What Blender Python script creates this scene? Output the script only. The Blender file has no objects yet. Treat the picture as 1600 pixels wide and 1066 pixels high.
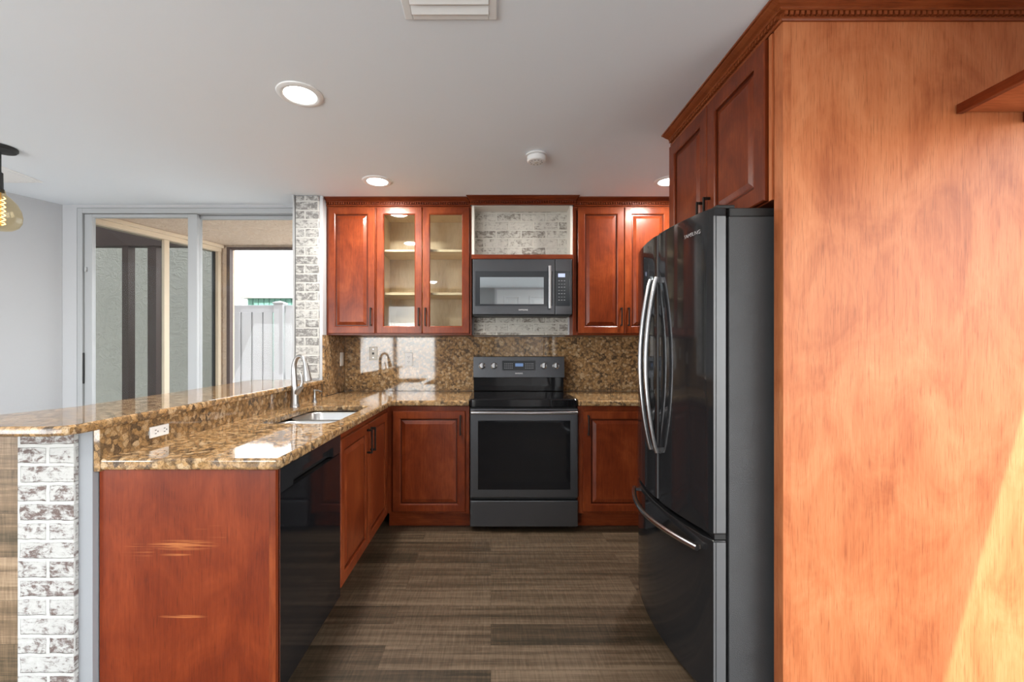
import bpy, bmesh, math, random
from mathutils import Vector, Matrix
random.seed(7)
R = math.radians
scene = bpy.context.scene
COL = scene.collection

# ------------------------------------------------------------------ camera, sky, sun, daylight, exposure
cam_d = bpy.data.cameras.new('camera')
cam_d.sensor_width = 36.0
cam_d.lens = 686.0 / 1600.0 * 36.0
cam_d.shift_x = (800 - 767) / 1600.0
cam_d.shift_y = (546.5 - 533) / 1600.0
cam_d.clip_start = 0.02
cam = bpy.data.objects.new('camera', cam_d)
COL.objects.link(cam)
cam.location = (0, 0, 1.27)
cam.rotation_euler = (R(90), 0, 0)
scene.camera = cam

vs = scene.view_settings
vs.view_transform = 'Standard'
vs.look = 'None'
vs.gamma = 1.0
vs.use_curve_mapping = False
vs.exposure = 0.55
scene.cycles.use_denoising = True
scene.cycles.max_bounces = 10
scene.cycles.transparent_max_bounces = 12
scene.cycles.sample_clamp_indirect = 6.0
scene.cycles.caustics_reflective = False
scene.cycles.caustics_refractive = False

world = bpy.data.worlds.new('sky')
scene.world = world
world.use_nodes = True
wn = world.node_tree
wn.nodes.clear()
sky = wn.nodes.new('ShaderNodeTexSky')
sky.sky_type = 'NISHITA'
sky.sun_disc = False
sky.sun_elevation = R(50)
sky.sun_rotation = R(140)
hs = wn.nodes.new('ShaderNodeHueSaturation')
hs.inputs['Saturation'].default_value = 0.25
bg = wn.nodes.new('ShaderNodeBackground')
bg.inputs['Strength'].default_value = 0.80
wo = wn.nodes.new('ShaderNodeOutputWorld')
wn.links.new(sky.outputs[0], hs.inputs['Color'])
wn.links.new(hs.outputs[0], bg.inputs['Color'])
wn.links.new(bg.outputs[0], wo.inputs['Surface'])


def lamp(name, kind, loc, direction, energy, color=(1, 1, 1), **kw):
    d = bpy.data.lights.new(name, kind)
    d.energy = energy
    d.color = color
    for k, v in kw.items():
        setattr(d, k, v)
    o = bpy.data.objects.new(name, d)
    COL.objects.link(o)
    o.location = loc
    o.rotation_euler = Vector(direction).to_track_quat('-Z', 'Y').to_euler()
    return o


lamp('sun', 'SUN', (6, -6, 12), (-0.271, 0.90, -0.921), 7.0, (1.0, 0.95, 0.93), angle=R(0.6))
# daylight entering by the glass door in the right wall and the glass door behind on the left
lamp('daylight_right', 'AREA', (2.30, -0.45, 1.12), (-1, 0.0, 0.95), 18, (1.0, 0.98, 0.95), shape='RECTANGLE', size=1.9, size_y=2.0)
lamp('daylight_back', 'AREA', (-2.01, -1.95, 1.12), (0, 1, 0.95), 64, (0.97, 0.985, 1.0), shape='RECTANGLE', size=1.7, size_y=2.0)
lamp('fill_dining', 'AREA', (-4.25, -1.95, 1.12), (0.15, 1, 0.95), 84, (0.97, 0.985, 1.0), shape='RECTANGLE', size=1.8, size_y=2.0)  # fill lamp added far left at the rear to lift the ceiling

# ------------------------------------------------------------------ materials
MATS = {}


class NT:
    """small helper to write node graphs"""
    def __init__(self, name):
        m = bpy.data.materials.new(name)
        m.use_nodes = True
        self.m = m
        self.t = m.node_tree
        self.t.nodes.clear()
        self.out = self.t.nodes.new('ShaderNodeOutputMaterial')

    def n(self, typ, props=None, **ins):
        nd = self.t.nodes.new(typ)
        for k, v in (props or {}).items():
            setattr(nd, k, v)
        for k, v in ins.items():
            key = k.replace('_', ' ')
            if key not in nd.inputs:
                key = int(k[1:]) if k[0] == 'i' and k[1:].isdigit() else key
            self.set(nd.inputs[key], v)
        return nd

    def set(self, sock, v):
        if isinstance(v, bpy.types.NodeSocket):
            self.t.links.new(v, sock)
        elif isinstance(v, bpy.types.Node):
            self.t.links.new(v.outputs[0], sock)
        else:
            if isinstance(v, (tuple, list)) and len(v) == 3 and len(getattr(sock, 'default_value', (0, 0, 0))) == 4:
                v = (*v, 1)
            sock.default_value = v

    def math(self, op, a, b=0.0, c=0.0, clamp=False):
        nd = self.t.nodes.new('ShaderNodeMath')
        nd.operation = op
        nd.use_clamp = clamp
        for i, v in enumerate((a, b, c)):
            self.set(nd.inputs[i], v)
        return nd.outputs[0]

    def mix(self, fac, a, b, blend='MIX'):
        nd = self.t.nodes.new('ShaderNodeMix')
        nd.data_type = 'RGBA'
        nd.blend_type = blend
        self.set(nd.inputs[0], fac)
        self.set(nd.inputs[6], a)
        self.set(nd.inputs[7], b)
        return nd.outputs[2]

    def ramp(self, fac, stops, interp='LINEAR'):
        nd = self.t.nodes.new('ShaderNodeValToRGB')
        nd.color_ramp.interpolation = interp
        e = nd.color_ramp.elements
        while len(e) < len(stops):
            e.new(0.5)
        for el, (p, c) in zip(e, stops):
            el.position = p
            el.color = (c, c, c, 1) if isinstance(c, (int, float)) else (*c, 1)
        self.set(nd.inputs[0], fac)
        return nd.outputs[0]

    def coords(self, which='UV', scale=(1, 1, 1), jitter=False):
        tc = self.t.nodes.new('ShaderNodeTexCoord')
        v = tc.outputs[which]
        if jitter:
            oi = self.t.nodes.new('ShaderNodeObjectInfo')
            ml = self.math('MULTIPLY', oi.outputs['Random'], 23.0)
            add = self.t.nodes.new('ShaderNodeVectorMath')
            self.set(add.inputs[0], v)
            self.set(add.inputs[1], ml)
            v = add.outputs[0]
        mp = self.t.nodes.new('ShaderNodeMapping')
        self.set(mp.inputs['Vector'], v)
        mp.inputs['Scale'].default_value = scale
        return mp.outputs[0]

    def noise(self, vec, scale, detail=4, rough=0.55, dist=0.0):
        nd = self.n('ShaderNodeTexNoise', None, Vector=vec, Scale=scale, Detail=detail, Roughness=rough, Distortion=dist)
        return nd.outputs['Fac']

    def bump(self, h, strength=0.2, dist=0.01):
        return self.n('ShaderNodeBump', None, Height=h, Strength=strength, Distance=dist).outputs[0]

    def principled(self, color, rough=0.5, metal=0.0, spec=0.5, coat=0.0, coat_rough=0.1, normal=None, emis=None, emis_s=0.0):
        p = self.t.nodes.new('ShaderNodeBsdfPrincipled')
        self.set(p.inputs['Base Color'], color)
        self.set(p.inputs['Roughness'], rough)
        self.set(p.inputs['Metallic'], metal)
        self.set(p.inputs['Specular IOR Level'], spec)
        self.set(p.inputs['Coat Weight'], coat)
        self.set(p.inputs['Coat Roughness'], coat_rough)
        if normal is not None:
            self.set(p.inputs['Normal'], normal)
        if emis is not None:
            self.set(p.inputs['Emission Color'], emis)
            p.inputs['Emission Strength'].default_value = emis_s
        self.t.links.new(p.outputs[0], self.out.inputs['Surface'])
        MATS[self.m.name] = self.m
        return self.m


def plain(name, color, rough=0.5, metal=0.0, spec=0.5, coat=0.0, var=0.06, vs_=6.0, bump=0.0, bs=200.0):
    t = NT(name)
    v = t.coords('Object')
    f = t.noise(v, vs_, 3)
    c = t.mix(f, tuple(x * (1 - var) for x in color), tuple(min(1, x * (1 + var)) for x in color))
    nrm = t.bump(t.noise(v, bs, 3), bump, 0.004) if bump else None
    return t.principled(c, rough, metal, spec, coat, 0.08, nrm)


def wood(name, dark, mid, light, rough=0.30, coat=0.06, scratches=False, spec=0.28):
    t = NT(name)
    v = t.coords('UV', (1, 1, 1), True)
    cloud = t.noise(t.n('ShaderNodeMapping', None, Vector=v, Scale=(1.0, 0.55, 1)).outputs[0], 5.5, 5, 0.6, 0.8)
    grain = t.noise(t.n('ShaderNodeMapping', None, Vector=v, Scale=(70, 3.0, 1)).outputs[0], 1.6, 5, 0.65, 0.9)
    pores = t.noise(t.n('ShaderNodeMapping', None, Vector=v, Scale=(330, 14, 1)).outputs[0], 1.0, 2, 0.5)
    f = t.math('ADD', t.math('MULTIPLY', cloud, 0.68), t.math('MULTIPLY', grain, 0.32))
    c = t.ramp(f, [(0.30, dark), (0.49, mid), (0.68, light)])
    c = t.mix(t.ramp(pores, [(0.56, 0.0), (0.70, 0.40)]), c, tuple(x * 0.45 for x in dark))
    if scratches:
        uv = t.coords('UV')
        sep = t.n('ShaderNodeSeparateXYZ', None, Vector=uv)
        streak = t.noise(t.n('ShaderNodeMapping', None, Vector=uv, Scale=(6, 260, 1)).outputs[0], 1.0, 3, 0.6)
        total = None
        for (cx, cz, hx, hz, thr) in ((-1.02, 0.622, 0.125, 0.020, 0.44), (-1.045, 0.590, 0.06, 0.004, 0.42), (-1.02, 0.385, 0.085, 0.006, 0.40),
                                      (-1.17, 0.60, 0.06, 0.03, 0.56), (-0.93, 0.66, 0.06, 0.04, 0.60)):
            dx = t.math('POWER', t.math('DIVIDE', t.math('SUBTRACT', sep.outputs[0], cx), hx), 2.0)
            dz = t.math('POWER', t.math('DIVIDE', t.math('SUBTRACT', sep.outputs[1], cz), hz), 2.0)
            mask = t.math('SUBTRACT', 1.0, t.math('ADD', dx, dz), clamp=True)
            s = t.math('MULTIPLY', mask, t.ramp(streak, [(thr, 0.0), (thr + 0.14, 1.0)]), clamp=True)
            total = s if total is None else t.math('MAXIMUM', total, s)
        c = t.mix(t.math('MULTIPLY', total, 0.75), c, (0.62, 0.23, 0.075))
    nrm = t.bump(grain, 0.05, 0.002)
    return t.principled(c, rough, 0, spec, coat, 0.18, nrm)


wood('cherry_wood', (0.085, 0.0125, 0.0036), (0.165, 0.029, 0.0075), (0.26, 0.056, 0.015))
wood('cherry_wood_worn', (0.105, 0.014, 0.0040), (0.175, 0.028, 0.0072), (0.245, 0.044, 0.012), scratches=True)
wood('cherry_wood_lit', (0.33, 0.085, 0.027), (0.50, 0.160, 0.060), (0.61, 0.230, 0.096), rough=0.42, coat=0.0, spec=0.2)  # same cherry, strong light on panel and shelf put into the colour
wood('cherry_crown_lit', (0.16, 0.036, 0.011), (0.27, 0.066, 0.020), (0.36, 0.105, 0.034))  # cherry lightened: light on the refrigerator crown is put into its colour
wood('cherry_groove', (0.035, 0.006, 0.002), (0.06, 0.010, 0.003), (0.10, 0.018, 0.005))
wood('pale_birch', (0.58, 0.42, 0.25), (0.70, 0.54, 0.34), (0.78, 0.63, 0.43), rough=0.5, coat=0.0)


def granite(name, rough=0.045):
    t = NT(name)
    v = t.coords('Object')
    warp = t.n('ShaderNodeTexNoise', None, Vector=v, Scale=38.0, Detail=3.0)
    vv = t.n('ShaderNodeVectorMath', {'operation': 'MULTIPLY_ADD'}, i0=warp.outputs['Color'], i1=(0.022, 0.022, 0.022), i2=v).outputs[0]
    vo = t.n('ShaderNodeTexVoronoi', {'feature': 'F1'}, Vector=vv, Scale=52.0, Randomness=1.0)
    cell = t.n('ShaderNodeSeparateColor', None, Color=vo.outputs['Color']).outputs[0]
    big = t.noise(v, 13.0, 3)
    sel = t.math('ADD', t.math('MULTIPLY', cell, 0.70), t.math('MULTIPLY', big, 0.42))
    c = t.ramp(sel, [(0.0, (0.045, 0.032, 0.022)), (0.22, (0.110, 0.072, 0.042)), (0.32, (0.23, 0.138, 0.068)), (0.50, (0.36, 0.205, 0.084)),
                     (0.74, (0.47, 0.285, 0.130)), (0.92, (0.56, 0.40, 0.235))])
    rim = t.ramp(vo.outputs['Distance'], [(0.50, 0.0), (0.85, 0.65)])
    c = t.mix(rim, c, (0.075, 0.050, 0.032))
    fine = t.noise(v, 190.0, 4, 0.7)
    c = t.mix(t.ramp(fine, [(0.38, 0.55), (0.50, 0.0)]), c, (0.035, 0.025, 0.018))
    c = t.mix(t.ramp(fine, [(0.58, 0.0), (0.70, 0.4)]), c, (0.62, 0.47, 0.28))
    return t.principled(c, rough, 0, 0.6)


granite('gold_granite')


def brick(name, dark, amount, white=(0.60, 0.595, 0.57), bw=0.21, rh=0.067, off=(0, 0, 0)):
    t = NT(name)
    v = t.coords('UV')
    v = t.n('ShaderNodeVectorMath', {'operation': 'ADD'}, i0=v, i1=off).outputs[0]
    wob = t.n('ShaderNodeTexNoise', None, Vector=v, Scale=24.0, Detail=3.0)
    vv = t.n('ShaderNodeVectorMath', {'operation': 'MULTIPLY_ADD'}, i0=wob.outputs['Color'], i1=(0.012, 0.009, 0.0), i2=v).outputs[0]
    br = t.n('ShaderNodeTexBrick', {'offset': 0.5}, Vector=vv, Scale=1.0, Color1=(1, 1, 1), Color2=(0, 0, 0), Mortar=(0.5, 0.5, 0.5),
             Mortar_Size=0.0075, Mortar_Smooth=0.35, Brick_Width=bw, Row_Height=rh)
    rnd = t.n('ShaderNodeSeparateColor', None, Color=br.outputs['Color']).outputs[0]
    fac = br.outputs['Fac']
    patch = t.noise(v, 26.0, 7, 0.72, 0.6)
    streak = t.noise(t.n('ShaderNodeMapping', None, Vector=v, Scale=(14, 42, 1)).outputs[0], 1.6, 6, 0.75, 1.2)
    p = t.math('ADD', t.math('MULTIPLY', patch, 0.55), t.math('MULTIPLY', streak, 0.45))
    p = t.math('ADD', p, t.math('MULTIPLY', t.math('SUBTRACT', rnd, 0.5), 0.09))
    m = t.ramp(p, [(0.575 - amount, 0.0), (0.655 - amount, 0.88)])
    m = t.math('MULTIPLY', m, t.math('SUBTRACT', 1.0, fac), clamp=True)
    wh = t.mix(t.noise(v, 9, 4), tuple(x * 0.86 for x in white), white)
    dk = t.mix(t.noise(v, 40, 3), dark, tuple(min(1, x * 2.6 + 0.03) for x in dark))
    wash = t.math('MULTIPLY', t.ramp(p, [(0.44 - amount, 0.0), (0.62 - amount, 0.22)]), t.math('SUBTRACT', 1.0, fac), clamp=True)
    wh = t.mix(wash, wh, tuple(0.5 * x + 0.16 for x in dark))
    c = t.mix(m, wh, dk)
    edge = t.math('MULTIPLY', t.ramp(fac, [(0.05, 0.0), (0.4, 1.0), (0.75, 0.0)]), t.ramp(patch, [(0.50, 0.0), (0.62, 0.75)]))
    c = t.mix(edge, c, dark)
    h = t.math('SUBTRACT', t.math('MULTIPLY', p, 0.6), t.math('MULTIPLY', fac, 0.55))
    return t.principled(c, 0.85, 0, 0.25, normal=t.bump(h, 0.8, 0.012))


brick('whitewash_brick_brown', (0.055, 0.030, 0.024), 0.090, bw=0.19, rh=0.0615, off=(0.095, 0.02, 0))
brick('whitewash_brick_grey', (0.085, 0.082, 0.08), 0.105, bw=0.20, rh=0.0685)
brick('whitewash_brick_niche', (0.10, 0.085, 0.07), 0.075, (0.72, 0.70, 0.63), bw=0.20, rh=0.0685, off=(0.05, 0.02, 0))


def planks(name, tone=1.0):
    t = NT(name)
    v = t.coords('UV')
    br = t.n('ShaderNodeTexBrick', {'offset': 0.37, 'offset_frequency': 2}, Vector=v, Scale=1.0, Color1=(1, 1, 1), Color2=(0, 0, 0), Mortar=(0.5, 0.5, 0.5),
             Mortar_Size=0.0009, Mortar_Smooth=0.1, Brick_Width=1.22, Row_Height=0.145)
    rnd = t.n('ShaderNodeSeparateColor', None, Color=br.outputs['Color']).outputs[0]
    sh = t.n('ShaderNodeVectorMath', {'operation': 'ADD'}, i0=v, i1=t.math('MULTIPLY', rnd, 17.0)).outputs[0]
    band = t.noise(t.n('ShaderNodeMapping', None, Vector=sh, Scale=(0.7, 22, 1)).outputs[0], 1.0, 4, 0.6, 0.4)
    grain = t.noise(t.n('ShaderNodeMapping', None, Vector=sh, Scale=(5, 110, 1)).outputs[0], 1.0, 5, 0.7, 1.2)
    saw = t.noise(t.n('ShaderNodeMapping', None, Vector=sh, Scale=(130, 9, 1)).outputs[0], 1.0, 2, 0.5, 0.4)
    f = t.math('ADD', t.math('MULTIPLY', band, 0.50), t.math('MULTIPLY', grain, 0.30))
    f = t.math('ADD', f, t.math('MULTIPLY', saw, 0.20))
    f = t.math('ADD', f, t.math('MULTIPLY', t.math('SUBTRACT', rnd, 0.5), 0.13))
    k = tone
    c = t.ramp(f, [(0.37, (0.030 * k, 0.0225 * k, 0.013 * k)), (0.50, (0.078 * k, 0.052 * k, 0.031 * k)), (0.64, (0.165 * k, 0.117 * k, 0.075 * k))])
    c = t.mix(t.math('MULTIPLY', br.outputs['Fac'], 0.6), c, (0.03, 0.02, 0.012))
    return t.principled(c, 0.42, 0, 0.35, normal=t.bump(f, 0.12, 0.004))


planks('plank_floor', 0.85)
planks('plank_cladding', 2.6)


def stucco(name, c0, c1, scale=9.0, strength=0.6):
    t = NT(name)
    v = t.coords('Object')
    n1 = t.noise(v, scale, 6, 0.6, 1.4)
    n2 = t.noise(v, 70, 3, 0.6)
    h = t.math('ADD', t.ramp(n1, [(0.42, 0.0), (0.50, 1.0), (0.58, 0.1)]), t.math('MULTIPLY', n2, 0.35))
    c = t.mix(t.math('MULTIPLY', h, 0.7, clamp=True), c0, c1)
    return t.principled(c, 0.9, 0, 0.2, normal=t.bump(h, strength, 0.02))


stucco('tan_stucco', (0.72, 0.54, 0.40), (0.84, 0.68, 0.54), 11)
stucco('grey_stucco', (0.50, 0.49, 0.43), (0.58, 0.57, 0.51), 6)
stucco('white_stucco', (0.80, 0.81, 0.81), (0.86, 0.87, 0.87), 3)

plain('ceiling_paint', (0.84, 0.885, 0.93), 0.85, spec=0.2, var=0.012, vs_=2, bump=0.06, bs=120)
plain('wall_paint', (0.47, 0.475, 0.49), 0.8, spec=0.25, var=0.015, vs_=2, bump=0.10, bs=90)
plain('door_paint', (0.82, 0.83, 0.84), 0.45, var=0.01)
plain('trim_paint', (0.52, 0.53, 0.55), 0.45, var=0.015)
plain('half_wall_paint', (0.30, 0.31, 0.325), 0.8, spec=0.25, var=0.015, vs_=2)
plain('rear_wall_paint', (0.27, 0.275, 0.28), 0.8, spec=0.25, var=0.015, vs_=2)
plain('grey_vinyl', (0.40, 0.41, 0.42), 0.4, var=0.02)
plain('white_plastic', (0.86, 0.86, 0.85), 0.4, var=0.015)
plain('ivory_plastic', (0.72, 0.69, 0.62), 0.4, var=0.03)
plain('slot_black', (0.012, 0.012, 0.012), 0.5)
plain('bronze_dark', (0.022, 0.017, 0.014), 0.38, metal=0.6, var=0.2, vs_=30)
plain('steel', (0.60, 0.60, 0.60), 0.24, metal=1.0, var=0.04, vs_=20)
plain('nickel', (0.47, 0.46, 0.45), 0.30, metal=1.0, var=0.03)
plain('sink_steel', (0.58, 0.58, 0.57), 0.30, metal=1.0, var=0.05)
plain('black_stainless', (0.115, 0.12, 0.13), 0.27, metal=0.85, var=0.05, vs_=14)
plain('handle_steel', (0.55, 0.55, 0.56), 0.20, metal=1.0, var=0.03)
plain('door_edge_steel', (0.135, 0.138, 0.142), 0.42, metal=0.25, var=0.05)
plain('gloss_black', (0.007, 0.007, 0.008), 0.06, spec=0.38, var=0.05)
plain('fridge_black', (0.014, 0.014, 0.015), 0.07, spec=0.4, var=0.05)
plain('fridge_side', (0.052, 0.053, 0.055), 0.50, spec=0.45, var=0.15, vs_=8, bump=0.5, bs=420)
plain('matte_black', (0.014, 0.014, 0.014), 0.6, var=0.1)
plain('oven_glass', (0.007, 0.0075, 0.009), 0.05, spec=0.32, var=0.05)
plain('micro_glass', (0.46, 0.51, 0.53), 0.03, metal=0.92, spec=0.8, var=0.05)
plain('micro_bezel', (0.028, 0.032, 0.037), 0.10, spec=0.5, var=0.05)
plain('keypad_grey', (0.26, 0.27, 0.29), 0.4, var=0.05)
plain('logo_silver', (0.75, 0.75, 0.75), 0.35, metal=0.4)
plain('logo_dim', (0.22, 0.22, 0.23), 0.35, metal=0.4)
plain('cream_paint', (0.72, 0.58, 0.42), 0.5, var=0.05)
plain('brown_paint', (0.080, 0.048, 0.040), 0.6, var=0.25, vs_=18)
plain('fence_vinyl', (0.46, 0.445, 0.445), 0.45, var=0.01)
plain('shed_green', (0.16, 0.33, 0.27), 0.6, var=0.06)
plain('concrete', (0.56, 0.53, 0.49), 0.85, var=0.08, bump=0.2, bs=60)
plain('amber_brass', (0.50, 0.34, 0.14), 0.3, metal=1.0)


def emissive(name, color, strength):
    t = NT(name)
    return t.principled(color, 0.5, emis=color, emis_s=strength)


emissive('lamp_glow', (1.0, 0.97, 0.92), 9.0)
emissive('filament_glow', (1.0, 0.62, 0.22), 4.0)
emissive('display_blue', (0.36, 0.42, 0.60), 0.55)
emissive('display_dim', (0.10, 0.17, 0.32), 0.5)


def glass(name, tint, refl=1.0, ior=1.45):
    t = NT(name)
    tr = t.n('ShaderNodeBsdfTransparent', None, Color=tint)
    gl = t.n('ShaderNodeBsdfGlossy', None, Color=(1, 1, 1), Roughness=0.02)
    lw = t.n('ShaderNodeLayerWeight', None, Blend=0.5)
    fr = t.math('ADD', 0.03, t.math('MULTIPLY', t.math('POWER', lw.outputs['Facing'], 5.0), 0.55))
    mx = t.t.nodes.new('ShaderNodeMixShader')
    t.set(mx.inputs[0], t.math('MULTIPLY', fr, refl, clamp=True))
    t.set(mx.inputs[1], tr.outputs[0])
    t.set(mx.inputs[2], gl.outputs[0])
    t.t.links.new(mx.outputs[0], t.out.inputs['Surface'])
    MATS[name] = t.m
    return t.m


glass('clear_glass', (0.96, 0.97, 0.97), 0.3)
glass('cabinet_glass', (0.90, 0.92, 0.92), 1.1)
glass('tinted_glass', (0.70, 0.71, 0.70), 0.06)
glass('amber_glass', (0.96, 0.87, 0.68), 1.0)

# ------------------------------------------------------------------ mesh helpers


class B:
    """collects geometry (world coordinates) for ONE mesh object"""
    def __init__(self):
        self.v = []
        self.f = []

    def add(self, verts, faces):
        o = len(self.v)
        self.v += [tuple(p) for p in verts]
        self.f += [tuple(i + o for i in f) for f in faces]
        return self

    def box(self, x0, x1, y0, y1, z0, z1, M=None):
        P = [(x, y, z) for z in (z0, z1) for y in (y0, y1) for x in (x0, x1)]
        if M:
            P = [M(*p) for p in P]
        return self.add(P, [(0, 2, 3, 1), (4, 5, 7, 6), (0, 1, 5, 4), (2, 6, 7, 3), (0, 4, 6, 2), (1, 3, 7, 5)])

    def loft(self, loops, cap0=True, cap1=True, closed=True):
        n = len(loops[0])
        V = [p for l in loops for p in l]
        F = []
        for i in range(len(loops) - 1):
            for j in range(n if closed else n - 1):
                k = (j + 1) % n
                F.append((i * n + j, i * n + k, (i + 1) * n + k, (i + 1) * n + j))
        if cap0:
            F.append(tuple(range(n - 1, -1, -1)))
        if cap1:
            b = (len(loops) - 1) * n
            F.append(tuple(range(b, b + n)))
        return self.add(V, F)

    def tube(self, pts, rad, seg=12, cap=True, squash=None):
        pts = [Vector(p) for p in pts]
        if not isinstance(rad, (list, tuple)):
            rad = [rad] * len(pts)
        loops = []
        up = None
        for i, p in enumerate(pts):
            t = (pts[min(i + 1, len(pts) - 1)] - pts[max(i - 1, 0)]).normalized()
            if up is None:
                a = Vector((0, 0, 1)) if abs(t.z) < 0.9 else Vector((1, 0, 0))
                up = (a - t * a.dot(t)).normalized()
            else:
                up = (up - t * up.dot(t)).normalized()
            s = t.cross(up)
            loops.append([p + (up * math.cos(2 * math.pi * k / seg) + s * math.sin(2 * math.pi * k / seg)) * rad[i] for k in range(seg)])
        return self.loft(loops, cap, cap)

    def lathe(self, prof, c, seg=32, axis='z'):
        """prof: (r, h) pairs"""
        loops = []
        for r, h in prof:
            l = []
            for k in range(seg):
                a = 2 * math.pi * k / seg
                q = (r * math.cos(a), r * math.sin(a), h)
                if axis == 'y':
                    q = (q[0], h, q[1])
                elif axis == 'x':
                    q = (h, q[0], q[1])
                l.append((c[0] + q[0], c[1] + q[1], c[2] + q[2]))
            loops.append(l)
        return self.loft(loops)

    def prism(self, poly, z0, z1):
        return self.loft([[(x, y, z0) for x, y in poly], [(x, y, z1) for x, y in poly]])

    def build(self, name, mat, parent=None, bevel=0.0, seg=2, smooth=False, horiz=False, angle=35):
        base = world_loc(parent) if parent else Vector((0, 0, 0))
        return finish(name, [Vector(p) - base for p in self.v], self.f, mat, parent, bevel, seg, smooth, horiz, angle, base)


def world_loc(o):
    v = Vector((0, 0, 0))
    while o:
        v += o.location
        o = o.parent
    return v


def finish(name, verts, faces, mat, parent, bevel, seg, smooth, horiz, angle, base):
    me = bpy.data.meshes.new(name)
    me.from_pydata([tuple(v) for v in verts], [], faces)
    bm = bmesh.new()
    bm.from_mesh(me)
    bmesh.ops.recalc_face_normals(bm, faces=bm.faces)
    bm.normal_update()
    uv = bm.loops.layers.uv.new('uv')
    for f in bm.faces:
        a = [abs(x) for x in f.normal]
        k = a.index(max(a))
        for l in f.loops:
            p = l.vert.co + base
            q = (p.y, p.z) if k == 0 else (p.x, p.z) if k == 1 else (p.x, p.y)
            l[uv].uv = (q[1], q[0]) if horiz else q
    bm.to_mesh(me)
    bm.free()
    if smooth:
        for p in me.polygons:
            p.use_smooth = True
        me.set_sharp_from_angle(angle=R(angle))
    me.materials.append(MATS[mat])
    o = bpy.data.objects.new(name, me)
    COL.objects.link(o)
    if parent:
        o.parent = parent
    if bevel:
        md = o.modifiers.new('bevel', 'BEVEL')
        md.width = bevel
        md.segments = seg
        md.limit_method = 'ANGLE'
        md.angle_limit = R(40)
        md.harden_normals = False
    return o


def tag(o, label, cat, group=None, kind=None):
    o['label'] = label
    o['category'] = cat
    if group:
        o['group'] = group
    if kind:
        o['kind'] = kind
    return o


def struct(o, label=None, cat=None):
    o['kind'] = 'structure'
    if label:
        o['label'] = label
    if cat:
        o['category'] = cat
    return o


def thing(name, loc, label, cat, group=None):
    o = bpy.data.objects.new(name, None)
    o.empty_display_size = 0.05
    COL.objects.link(o)
    o.location = loc
    return tag(o, label, cat, group)


def copy_tree(o, parent=None):
    c = o.copy()
    COL.objects.link(c)
    c.parent = parent
    for ch in list(o.children):
        copy_tree(ch, c)
    return c


def facing(kind, plane):
    """maps (u, v, n) to world: u along the wall, v up, n out of the wall"""
    if kind == '-y':
        return lambda u, v, n: (u, plane - n, v)
    if kind == '+x':
        return lambda u, v, n: (plane + n, u, v)
    if kind == '-x':
        return lambda u, v, n: (plane - n, u, v)
    if kind == '+y':
        return lambda u, v, n: (u, plane + n, v)


def rect_loop(M, u0, u1, v0, v1, ins, n):
    return [M(u0 + ins, v0 + ins, n), M(u1 - ins, v0 + ins, n), M(u1 - ins, v1 - ins, n), M(u0 + ins, v1 - ins, n)]


def rrect(cx, cy, hx, hy, r, n=6):
    out = []
    for (sx, sy, a0) in ((1, 1, 0), (-1, 1, 90), (-1, -1, 180), (1, -1, 270)):
        for k in range(n + 1):
            a = R(a0 + 90 * k / n)
            out.append((cx + sx * (hx - r) + r * math.cos(a), cy + sy * (hy - r) + r * math.sin(a)))
    return out


def text_mesh(name, body, size, mat, parent, M, u, v, n):
    """flat lettering with a little thickness, centred at (u, v) on a face"""
    cu = bpy.data.curves.new(name, 'FONT')
    cu.body = body
    cu.size = size
    cu.align_x = 'CENTER'
    cu.align_y = 'CENTER'
    cu.extrude = 0.0004
    tmp = bpy.data.objects.new(name + '_tmp', cu)
    COL.objects.link(tmp)
    dg = bpy.context.evaluated_depsgraph_get()
    me = bpy.data.meshes.new_from_object(tmp.evaluated_get(dg))
    b = B()
    b.add([M(u + p.co.x, v + p.co.y, n + p.co.z) for p in me.vertices], [tuple(p.vertices) for p in me.polygons])
    bpy.data.objects.remove(tmp)
    bpy.data.meshes.remove(me)
    bpy.data.curves.remove(cu)
    return b.build(name, mat, parent)


# ------------------------------------------------------------------ room shell
CEIL = 2.44
fl = B().box(-7.0, 2.12, -1.75, 3.80, -0.08, 0.0).build('floor', 'plank_floor')
struct(fl, 'dark brown wood plank floor', 'floor')
ce = B().box(-7.0, 2.12, -1.75, 3.56, CEIL, CEIL + 0.12)
ce.box(-1.484, 2.12, 3.56, 3.92, CEIL, CEIL + 0.12)
struct(ce.build('ceiling', 'ceiling_paint'), 'smooth pale grey ceiling', 'ceiling')
struct(B().box(-1.30, 2.12, 3.80, 3.92, 0, CEIL).build('wall_back', 'wall_paint'), 'kitchen back wall behind the cabinets', 'wall')
# left wall of the dining side runs at a slant; the patio wall stands square to the view
struct(B().prism([(-3.461, 3.544), (-5.86, -1.75), (-5.98, -1.70), (-3.58, 3.60)], 0, CEIL).build('wall_left', 'wall_paint'), 'plain grey side wall at left', 'wall')
pw = B().box(-3.56, -3.345, 3.546, 3.66, 0, CEIL).box(-3.345, -1.49, 3.546, 3.66, 2.416, CEIL)
struct(pw.build('wall_patio', 'wall_paint'), 'grey wall strip around the sliding patio door', 'wall')
# wall behind the camera with a glass door on its left and a panelled closet door
rw = B()
rw.box(-5.95, -5.15, -1.72, -1.60, 0, CEIL).box(-3.35, -2.90, -1.72, -1.60, 0, CEIL).box(-5.15, -3.35, -1.72, -1.60, 2.16, CEIL).box(-1.12, 2.12, -1.72, -1.60, 0, CEIL).box(-2.90, -1.12, -1.72, -1.60, 2.16, CEIL)
struct(rw.build('wall_rear', 'rear_wall_paint'))
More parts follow.
